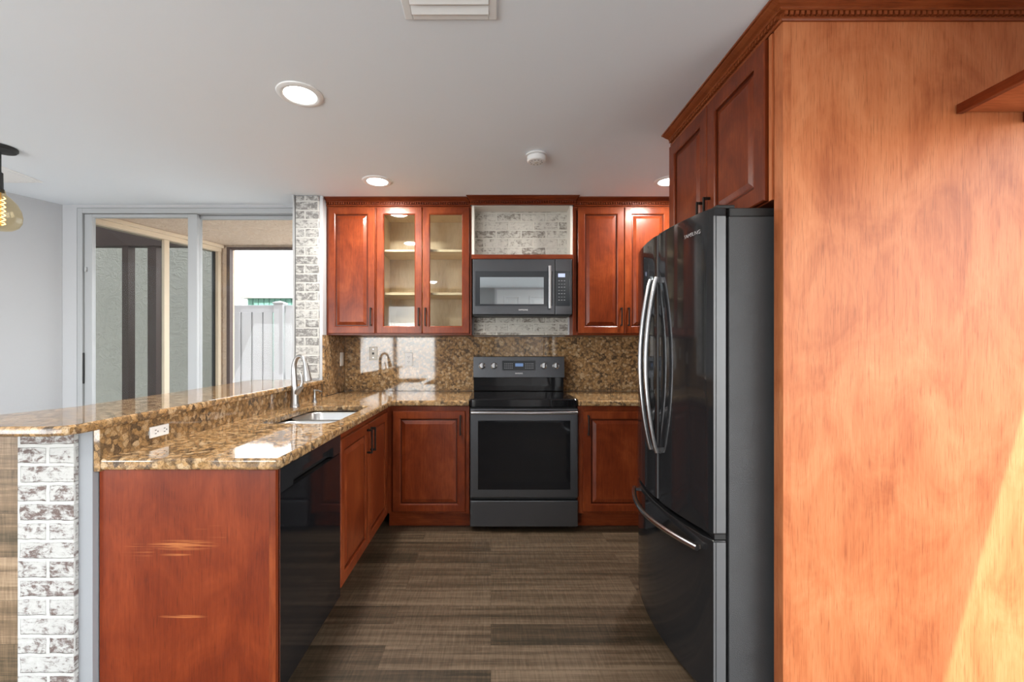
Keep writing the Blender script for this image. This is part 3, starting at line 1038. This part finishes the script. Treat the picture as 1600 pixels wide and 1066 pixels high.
SK = rrect(-0.955, 2.455, 0.185, 0.335, 0.07, 6)
ct = slab('countertop', [(-1.277, 1.430), (-0.691, 1.430), (-0.691, 3.062), (-0.153, 3.062), (-0.153, 3.779), (-1.258, 3.779), (-1.258, 3.334), (-1.277, 3.330)],
          [SK], 0.876, 0.914, 'gold_granite', 0.010)
tag(ct, 'gold granite countertop over peninsula and left corner with sink cutout', 'countertop')
ct2 = slab('countertop', [(0.612, 3.062), (1.55, 3.062), (1.55, 3.779), (0.612, 3.779)], [], 0.876, 0.914, 'gold_granite', 0.010)
tag(ct2, 'short gold granite countertop right of the range', 'countertop')
bs = B().box(-1.258, 1.55, 3.780, 3.799, 0.915, 1.3815).build('backsplash', 'gold_granite', bevel=0.001)
tag(bs, 'full height gold granite backsplash on the back wall', 'backsplash')
b2 = B().box(-1.276, -1.2585, 3.322, 3.779, 0.915, 1.382).build('side_splash', 'gold_granite', bevel=0.002)
tag(b2, 'gold granite side splash on the pillar under the left wall cabinet', 'backsplash')
ri = B().box(-1.301, -1.279, 1.437, 3.320, 0.870, 1.0115).build('bar_riser', 'gold_granite', bevel=0.002)
tag(ri, 'gold granite riser between countertop and raised bar', 'backsplash')
bar = slab('raised_counter', [(-1.250, 1.345), (-1.262, 1.303), (-1.305, 1.288), (-1.80, 1.288), (-1.66, 1.75), (-1.70, 2.40), (-1.78, 3.10), (-1.80, 3.31), (-1.250, 3.318)][:], [], 1.0125, 1.043, 'gold_granite', 0.010)
tag(bar, 'raised gold granite bar top reflecting the patio', 'countertop')

# ---------------- sink, faucet, soap dispenser
sk = thing('sink', (-0.955, 2.455, 0.66), 'stainless steel double bowl undermount sink', 'sink')


def bowl(cy, hy, depth, name):
    b = B()
    hx = 0.176
    spec = [(0.012, 0.874, 0.075), (0.0, 0.874, 0.07), (-0.004, 0.868, 0.068), (-0.010, 0.874 - depth + 0.05, 0.06), (-0.020, 0.874 - depth + 0.02, 0.055),
            (-0.045, 0.874 - depth + 0.004, 0.05), (-0.075, 0.874 - depth, 0.045)]
    loops = [[(x, y, z) for x, y in rrect(-0.955, cy, hx + i, hy + i, r, 6)] for i, z, r in spec]
    b.loft(loops, False, True)
    o = b.build(name, 'sink_steel', sk, smooth=True, angle=60)
    d = B()
    zb = 0.874 - depth
    d.lathe([(0.001, zb + 0.001), (0.022, zb + 0.001), (0.040, zb + 0.002), (0.044, zb + 0.004), (0.045, zb + 0.0005)], (-0.955, cy, 0), 24)
    d.build('drain', 'steel', o, smooth=True)
    return o


bowl(2.285, 0.152, 0.20, 'bowl')
bowl(2.627, 0.152, 0.18, 'bowl')

fc = thing('faucet', (-1.215, 2.72, 0.914), 'brushed nickel pull down kitchen faucet behind the sink', 'faucet')
fx, fy, fz = -1.215, 2.72, 0.9145
b = B().lathe([(0.030, 0.0), (0.030, 0.006), (0.026, 0.014), (0.0235, 0.03), (0.0225, 0.09), (0.021, 0.12)], (fx, fy, fz), 24)
b.build('body', 'nickel', fc, smooth=True)
dx, dy = 0.86, -0.30
pts = []
for k in range(6):
    pts.append((fx - 0.006 * k / 5, fy, fz + 0.10 + 0.13 * k / 5))
r_ = 0.052
for k in range(1, 15):
    a = math.pi * k / 15
    o_ = r_ * (1 - math.cos(a))
    pts.append((fx - 0.006 + dx * o_, fy + dy * o_, fz + 0.23 + 0.085 * math.sin(a)))
b = B().tube(pts, [0.018 - 0.006 * min(1, k / 12) for k in range(len(pts))], 14)
b.build('spout', 'nickel', fc, smooth=True)
e = Vector(pts[-1])
hd = (Vector(pts[-1]) - Vector(pts[-2])).normalized()
b = B().tube([e - hd * 0.025, e + hd * 0.0, e + hd * 0.03, e + hd * 0.065, e + hd * 0.085, e + hd * 0.088], [0.0135, 0.0155, 0.0185, 0.0215, 0.0225, 0.019], 16)
b.build('spray_head', 'nickel', fc, smooth=True)
b = B().tube([(fx + 0.012, fy - 0.004, fz + 0.085), (fx + 0.035, fy - 0.010, fz + 0.115), (fx + 0.048, fy - 0.014, fz + 0.128)], [0.019, 0.0165, 0.015], 14)
hb_ = b.build('valve', 'nickel', fc, smooth=True)
b = B().tube([(fx + 0.046, fy - 0.013, fz + 0.128), (fx + 0.054, fy - 0.016, fz + 0.155), (fx + 0.052, fy - 0.015, fz + 0.19), (fx + 0.040, fy - 0.012, fz + 0.215)], [0.010, 0.007, 0.0065, 0.007], 12)
b.build('lever', 'nickel', fc, smooth=True)
sd = thing('soap_dispenser', (-1.185, 2.95, 0.914), 'small brushed nickel soap dispenser beside the faucet', 'soap dispenser')
b = B().lathe([(0.020, 0.0), (0.020, 0.004), (0.014, 0.015), (0.010, 0.030), (0.008, 0.055), (0.008, 0.075), (0.010, 0.076), (0.010, 0.086), (0.004, 0.088)], (-1.185, 2.95, 0.9145), 20)
b.build('pump', 'nickel', sd, smooth=True)
b = B().tube([(-1.185, 2.95, 0.993), (-1.160, 2.945, 0.995), (-1.130, 2.94, 0.987)], [0.006, 0.0055, 0.004], 10)
b.build('nozzle', 'nickel', sd, smooth=True)

# ---------------- outlets and plates
def plate(name, M, u, v, label, kind, mat='white_plastic', w=0.070, h=0.114, n0=0.0):
    t = thing(name, M(u, v - h / 2, n0), label, 'outlet' if kind != 'jack' else 'wall plate')
    b = B()
    b.loft([rect_loop(M, u - w / 2, u + w / 2, v - h / 2, v + h / 2, i, n0 + n) for i, n in ((0, 0.0003), (0, 0.003), (0.004, 0.006))])
    p = b.build('cover_plate', mat, t)
    if kind == 'duplex':
        for s in (-1, 1):
            q = B()
            q.box(u - 0.0165, u + 0.0165, v + s * 0.020 - 0.0135, v + s * 0.020 + 0.0135, n0 + 0.006, n0 + 0.0075, M)
            rcp = q.build('receptacle', mat, t, bevel=0.002)
            q = B()
            for x in (-0.0065, 0.0065):
                q.box(u + x - 0.0013, u + x + 0.0013, v + s * 0.020 - 0.002, v + s * 0.020 + 0.007, n0 + 0.0075, n0 + 0.0079, M)
            q.box(u - 0.0025, u + 0.0025, v + s * 0.020 - 0.010, v + s * 0.020 - 0.006, n0 + 0.0075, n0 + 0.0079, M)
            q.build('slots', 'slot_black', rcp)
    elif kind == 'jack':
        q = B().box(u - 0.009, u + 0.009, v - 0.010, v + 0.008, n0 + 0.006, n0 + 0.0075, M)
        q.build('jack', 'slot_black', t)
        for s in (-1, 1):
            q = B().box(u - 0.0035, u + 0.0035, v + s * 0.036 - 0.0035, v + s * 0.036 + 0.0035, n0 + 0.006, n0 + 0.0072, M)
            q.build('screw', 'steel', t)
    else:
        q = B().box(u - 0.016, u + 0.016, v - 0.033, v + 0.033, n0 + 0.006, n0 + 0.0085, M)
        q.build('rocker', mat, t, bevel=0.002)
    return t


Ms = facing('-y', 3.78)
plate('wall_plate', Ms, -1.012, 1.238, 'ivory wall plate with dark jack on the backsplash left of the white outlet', 'jack', 'ivory_plastic')
plate('outlet', Ms, -0.706, 1.186, 'white duplex outlet on the granite backsplash left of the range', 'duplex')
Mx = facing('+x', -1.2585)
plate('switch_plate', Mx, 3.700, 1.19, 'white switch plate on the granite side splash near the corner', 'rocker')
# bare outlet lying sideways in the riser
ro = thing('outlet', (-1.279, 1.683, 0.93), 'bare white outlet without cover set sideways in the bar riser', 'outlet')
Mo = facing('+x', -1.279)
b = B().box(1.640, 1.735, 0.937, 0.979, 0.0003, 0.008, Mo)
ob = b.build('receptacle_body', 'white_plastic', ro, bevel=0.003)
b = B()
for u in (1.665, 1.710):
    for s in (-1, 1):
        b.box(u - 0.004, u + 0.004, 0.958 + s * 0.0065 - 0.0013, 0.958 + s * 0.0065 + 0.0013, 0.008, 0.0085, Mo)
    b.box(u + 0.009, u + 0.013, 0.9555, 0.9605, 0.008, 0.0085, Mo)
b.build('slots', 'slot_black', ob)
b = B().box(1.625, 1.639, 0.950, 0.966, 0.0003, 0.003, Mo).box(1.736, 1.750, 0.950, 0.966, 0.0003, 0.003, Mo)
b.build('mounting_ears', 'steel', ro)

# ---------------- refrigerator
fr = thing('refrigerator', (1.2, 1.95, 0.0), 'black stainless french door refrigerator with bottom freezer drawer', 'refrigerator')
FY0, FY1 = 1.560, 2.350
B().box(0.848, 1.545, FY0 + 0.004, FY1 - 0.004, 0.03, 1.745).build('case', 'fridge_side', fr, bevel=0.003)
B().box(0.850, 1.545, FY0 + 0.004, FY1 - 0.004, 1.7455, 1.776).build('top_trim', 'matte_black', fr, bevel=0.004)
B().box(0.86, 1.50, FY0 + 0.02, FY1 - 0.02, 0.0, 0.029).build('base_grille', 'slot_black', fr)
fyc, fhw = (FY0 + FY1) / 2, (FY1 - FY0) / 2


def front(y):
    return 0.786 - 0.055 * (1 - ((y - fyc) / fhw) ** 2)


def fdoor(name, y0, y1, z0, z1):
    poly = []
    n = 18
    ys = [y0 + (y1 - y0) * k / n for k in range(n + 1)]
    for k, y in enumerate(ys):
        x = front(y)
        if k == 0 or k == n:
            x += 0.006
        poly.append((x, y))
    poly += [(0.836, y1), (0.836, y0)]
    o = B().prism(poly, z0, z1).build(name, 'fridge_black', fr, bevel=0.0025, smooth=True, angle=30)
    return o


ysm = 1.934
dn = fdoor('door', FY0, ysm - 0.003, 0.612, 1.775)
df = fdoor('door', ysm + 0.003, FY1, 0.612, 1.775)
dz = fdoor('freezer_drawer', FY0, FY1, 0.030, 0.590)
# near edges of the doors are bare grey metal
for dpar, z0, z1 in ((dn, 0.618, 1.745), (dz, 0.036, 0.584)):
    s = B().box(0.800, 0.834, FY0 - 0.0022, FY0 - 0.0002, z0, z1).build('edge_trim', 'door_edge_steel', dpar, bevel=0.001)
    s['label'] = 'grey metal door edge'
    B().box(0.790, 0.7975, FY0 - 0.0028, FY0 - 0.0002, z0, z1).build('edge_bead', 'door_edge_steel', dpar, bevel=0.001)
B().box(front(ysm) + 0.002, front(ysm) + 0.03, ysm - 0.0028, ysm + 0.0028, 0.615, 1.773).build('seam_gasket', 'door_edge_steel', fr)
B().box(0.80, 0.84, FY0 + 0.01, FY1 - 0.01, 0.591, 0.611).build('drawer_gasket', 'slot_black', fr)
for y in (FY0 + 0.03, FY1 - 0.07):
    B().box(0.808, 0.875, y - 0.018, y + 0.03, 1.7765, 1.790).build('hinge_cover', 'matte_black', fr, bevel=0.005)
for (y, d) in ((1.900, dn), (1.968, df)):
    xs = front(y)
    pts, rad = [], []
    N = 28
    for k in range(N + 1):
        t_ = k / N
        z = 0.825 + 0.757 * t_
        bow = math.sin(math.pi * t_) ** 0.8
        pts.append((xs - 0.014 - 0.048 * bow, y, z))
        rad.append(0.0105)
    b = B().tube(pts, rad, 12)
    b.box(xs - 0.020, xs + 0.002, y - 0.009, y + 0.009, 0.825, 0.848).box(xs - 0.020, xs + 0.002, y - 0.009, y + 0.009, 1.559, 1.582)
    h = b.build('handle', 'handle_steel', d, smooth=True)
    h['label'] = 'bowed bright steel vertical door handle'
pts = []
N = 28
for k in range(N + 1):
    t_ = k / N
    y = 1.605 + (2.31 - 1.605) * t_
    xs = front(y)
    pts.append((xs - 0.020 - 0.030 * math.sin(math.pi * t_), y, 0.545))
b = B().tube(pts, 0.0115, 12)
for y in (1.625, 2.29):
    b.box(front(y) - 0.028, front(y) + 0.002, y - 0.012, y + 0.012, 0.537, 0.553)
h = b.build('handle', 'handle_steel', dz, smooth=True)
h['label'] = 'bowed bright steel horizontal freezer handle'
yt = 1.660
slope = -2 * 0.055 * (yt - fyc) / fhw ** 2
ang = math.atan(-slope)


def Mfr(u, v, n):
    # tangent frame of the bowed door near its hinge side; u runs away from the hinge side to the near side
    y = yt - u
    x = front(y) - n
    return (x, y, v)


text_mesh('logo', 'SAMSUNG', 0.020, 'logo_dim', dn, Mfr, 0.0, 1.705, 0.0012)

# ---------------- cabinet above the refrigerator, tall side panel, shelf
Mf = facing('-x', 0.990)
oc = thing('wall_cabinet', (1.3, 1.97, 1.80), 'deep cherry cabinet with two doors above the refrigerator', 'cabinet')
B().box(1.5365, 2.400, 1.795, 2.382, -0.57, 0, Mf).build('carcass', 'cherry_wood', oc, bevel=0.0015)
panel_door(Mf, 1.560, 1.972, 1.800, 2.372, oc, 1.943, 1.875, fw=0.066)
panel_door(Mf, 1.978, 2.392, 1.800, 2.372, oc, 2.008, 1.875, fw=0.066)
B().box(1.5365, 1.553, 1.795, 2.376, 0.0003, 0.007, Mf).build('edge_strip', 'cherry_wood_lit', oc)
tp = B().box(0.990, 1.995, 1.490, 1.536, 0.0, 2.438).build('tall_panel', 'cherry_wood_lit', bevel=0.0015)
tag(tp, 'tall brightly lit cherry side panel enclosing the refrigerator', 'panel')
B().box(0.9895, 1.016, 1.4868, 1.4898, 0.0, 2.3815).build('edge_strip', 'cherry_wood_lit', tp, bevel=0.001)
cr = crown('crown_molding', [((0.9895, 2.40), (-1, 0)), ((0.9895, 1.4895), (-1, -1)), ((1.995, 1.4895), (0, -1))], 2.3825, None, 'cherry_crown_lit')
tag(cr, 'cherry crown molding with dentil band wrapping the refrigerator cabinet and tall panel', 'molding', 'crown moldings')
sh = thing('wall_shelf', (1.8, 0.9, 2.06), 'cherry shelf with dark front edge fixed to the tall panel at upper right', 'shelf')
B().box(1.598, 1.995, 0.30, 1.486, 2.075, 2.098).build('board', 'cherry_wood_lit', sh, horiz=True)
B().box(1.575, 1.597, 0.30, 1.486, 2.068, 2.099).build('front_edge', 'cherry_wood', sh, bevel=0.0015, horiz=True)
B().box(1.800, 1.822, 0.30, 1.486, 2.040, 2.0745).build('rail', 'cherry_wood', sh, bevel=0.0015, horiz=True)

# ---------------- ceiling fixtures
def downlight(x, y, label):
    t = thing('recessed_light', (x, y, CEIL - 0.012), label, 'ceiling light', 'recessed ceiling lights')
    r = B()
    prof = [(0.070, -0.0005), (0.071, -0.006), (0.076, -0.009), (0.088, -0.009), (0.100, -0.005), (0.102, -0.0005)]
    loops = [[(x + q * math.cos(2 * math.pi * k / 40), y + q * math.sin(2 * math.pi * k / 40), CEIL + hh_) for k in range(40)] for q, hh_ in prof]
    r.loft(loops, False, False)
    r.build('trim_ring', 'white_plastic', t, smooth=True)
    d = B().lathe([(0.001, -0.004), (0.0695, -0.004), (0.0695, -0.0008), (0.001, -0.0008)], (x, y, CEIL), 40)
    d.build('lens', 'lamp_glow', t)
    l = lamp('downlight_lamp', 'AREA', (0, 0, 0), (0, 0, -1), 16, (1.0, 0.95, 0.88), shape='DISK', size=0.14)
    l.parent = t
    l.location = (0, 0, 0.0)
    return t


downlight(-0.873, 2.010, 'large round recessed light nearest the camera on the left')
downlight(-0.788, 3.045, 'round recessed light above the left wall cabinets')
downlight(1.235, 3.045, 'round recessed light half hidden by the refrigerator cabinet crown')

# two unseen fill lights added to the ceiling behind the camera
for (x, y) in ((-1.02, -0.75), (1.50, -0.75)):
    r = B().lathe([(0.001, -0.004), (0.095, -0.004), (0.100, -0.0008), (0.001, -0.0008)], (x, y, CEIL), 32)
    struct(r.build('fill_light_rear', 'lamp_glow'))
    lamp('fill_lamp_rear', 'AREA', (x, y, CEIL - 0.012), (0, 0, -1), 13, (1.0, 0.96, 0.91), shape='DISK', size=0.18)

sm = thing('smoke_detector', (0.272, 2.63, CEIL - 0.045), 'round white smoke detector hanging on the ceiling', 'smoke detector')
b = B().lathe([(0.058, -0.0005), (0.062, -0.004), (0.062, -0.010), (0.052, -0.012), (0.001, -0.012)], (0.272, 2.63, CEIL), 32)
b.build('mount', 'white_plastic', sm, smooth=True)
b = B().lathe([(0.050, -0.0125), (0.056, -0.016), (0.056, -0.040), (0.050, -0.046), (0.024, -0.048), (0.001, -0.048)], (0.272, 2.63, CEIL), 32)
b.build('body', 'white_plastic', sm, smooth=True)
b = B().lathe([(0.001, -0.0482), (0.012, -0.0482), (0.012, -0.051), (0.001, -0.051)], (0.272, 2.63, CEIL), 16)
b.build('button', 'ivory_plastic', sm, smooth=True)
b = B()
for k in range(10):
    a = 2 * math.pi * k / 10
    x, y = 0.272 + 0.034 * math.cos(a), 2.63 + 0.034 * math.sin(a)
    b.box(x - 0.004, x + 0.004, y - 0.003, y + 0.003, CEIL - 0.0488, CEIL - 0.0478)
b.build('vent_slots', 'keypad_grey', sm)


def register(x0, x1, y0, y1, label, slats_along_y):
    t = thing('ceiling_vent', ((x0 + x1) / 2, (y0 + y1) / 2, CEIL - 0.016), label, 'vent')
    w = 0.028
    b = B()
    for (a0, a1, c0, c1) in ((x0, x0 + w, y0, y1), (x1 - w, x1, y0, y1), (x0 + w, x1 - w, y0, y0 + w), (x0 + w, x1 - w, y1 - w, y1)):
        b.box(a0, a1, c0, c1, CEIL - 0.010, CEIL - 0.0005)
    b.build('frame', 'white_plastic', t, bevel=0.003)
    B().box(x0 + w, x1 - w, y0 + w, y1 - w, CEIL - 0.003, CEIL - 0.0006).build('backing', 'keypad_grey', t)
    lo, hi = (x0 + w, x1 - w) if slats_along_y else (y0 + w, y1 - w)
    n = 7
    for k in range(n):
        c_ = lo + (hi - lo) * (k + 0.5) / n
        q = (hi - lo) / n * 0.42
        b = B()
        for s in (0, 1):
            pass
        if slats_along_y:
            P = [(c_ - q, CEIL - 0.016), (c_ - q + 0.004, CEIL - 0.0175), (c_ + q, CEIL - 0.005), (c_ + q - 0.004, CEIL - 0.0035)]
            b.loft([[(x, y0 + w, z) for x, z in P], [(x, y1 - w, z) for x, z in P]])
        else:
            P = [(c_ - q, CEIL - 0.005), (c_ - q + 0.004, CEIL - 0.0035), (c_ + q, CEIL - 0.016), (c_ + q - 0.004, CEIL - 0.0175)]
            b.loft([[(x0 + w, y, z) for y, z in P], [(x1 - w, y, z) for y, z in P]])
        b.build('slat', 'white_plastic', t)
    return t


register(-0.300, 0.020, 1.18, 1.545, 'white louvered ceiling vent at the top edge of the photo', False)
register(-3.46, -3.115, 2.62, 3.055, 'small white ceiling vent above the pendant at far left', True)

# ---------------- pendant
px_, py_ = -2.832, 2.535
pn = thing('pendant_lamp', (px_, py_, 1.94), 'amber glass globe pendant lamp hanging at the left edge', 'pendant lamp')
b = B().lathe([(0.074, 2.4392), (0.074, 2.428), (0.066, 2.418), (0.02, 2.414), (0.006, 2.410)], (px_, py_, 0), 32)
b.build('canopy', 'matte_black', pn, smooth=True)
b = B().tube([(px_, py_, 2.412), (px_, py_, 2.285)], 0.004, 8)
b.build('cord', 'matte_black', pn)
b = B().lathe([(0.006, 2.295), (0.012, 2.29), (0.013, 2.20), (0.017, 2.195), (0.017, 2.178), (0.001, 2.178)], (px_, py_, 0), 20)
b.build('socket', 'matte_black', pn, smooth=True)
prof = [(0.020, 2.19), (0.022, 2.175), (0.027, 2.165), (0.046, 2.148), (0.070, 2.118), (0.086, 2.080), (0.092, 2.045), (0.089, 2.012), (0.075, 1.983), (0.050, 1.964), (0.024, 1.957), (0.001, 1.956)]
loops = [[(px_ + r * math.cos(2 * math.pi * k / 40), py_ + r * math.sin(2 * math.pi * k / 40), z) for k in range(40)] for r, z in prof]
B().loft(loops, False, True).build('glass_globe', 'amber_glass', pn, smooth=True, angle=80)
pts = [(px_ + 0.020 * math.cos(k * 0.9), py_ + 0.020 * math.sin(k * 0.9), 2.15 - 0.0035 * k) for k in range(48)]
B().tube(pts, 0.0022, 6).build('filament', 'filament_glow', pn, smooth=True)
B().tube([(px_, py_, 2.18), (px_, py_, 1.985)], 0.004, 8).build('filament_stem', 'amber_brass', pn)
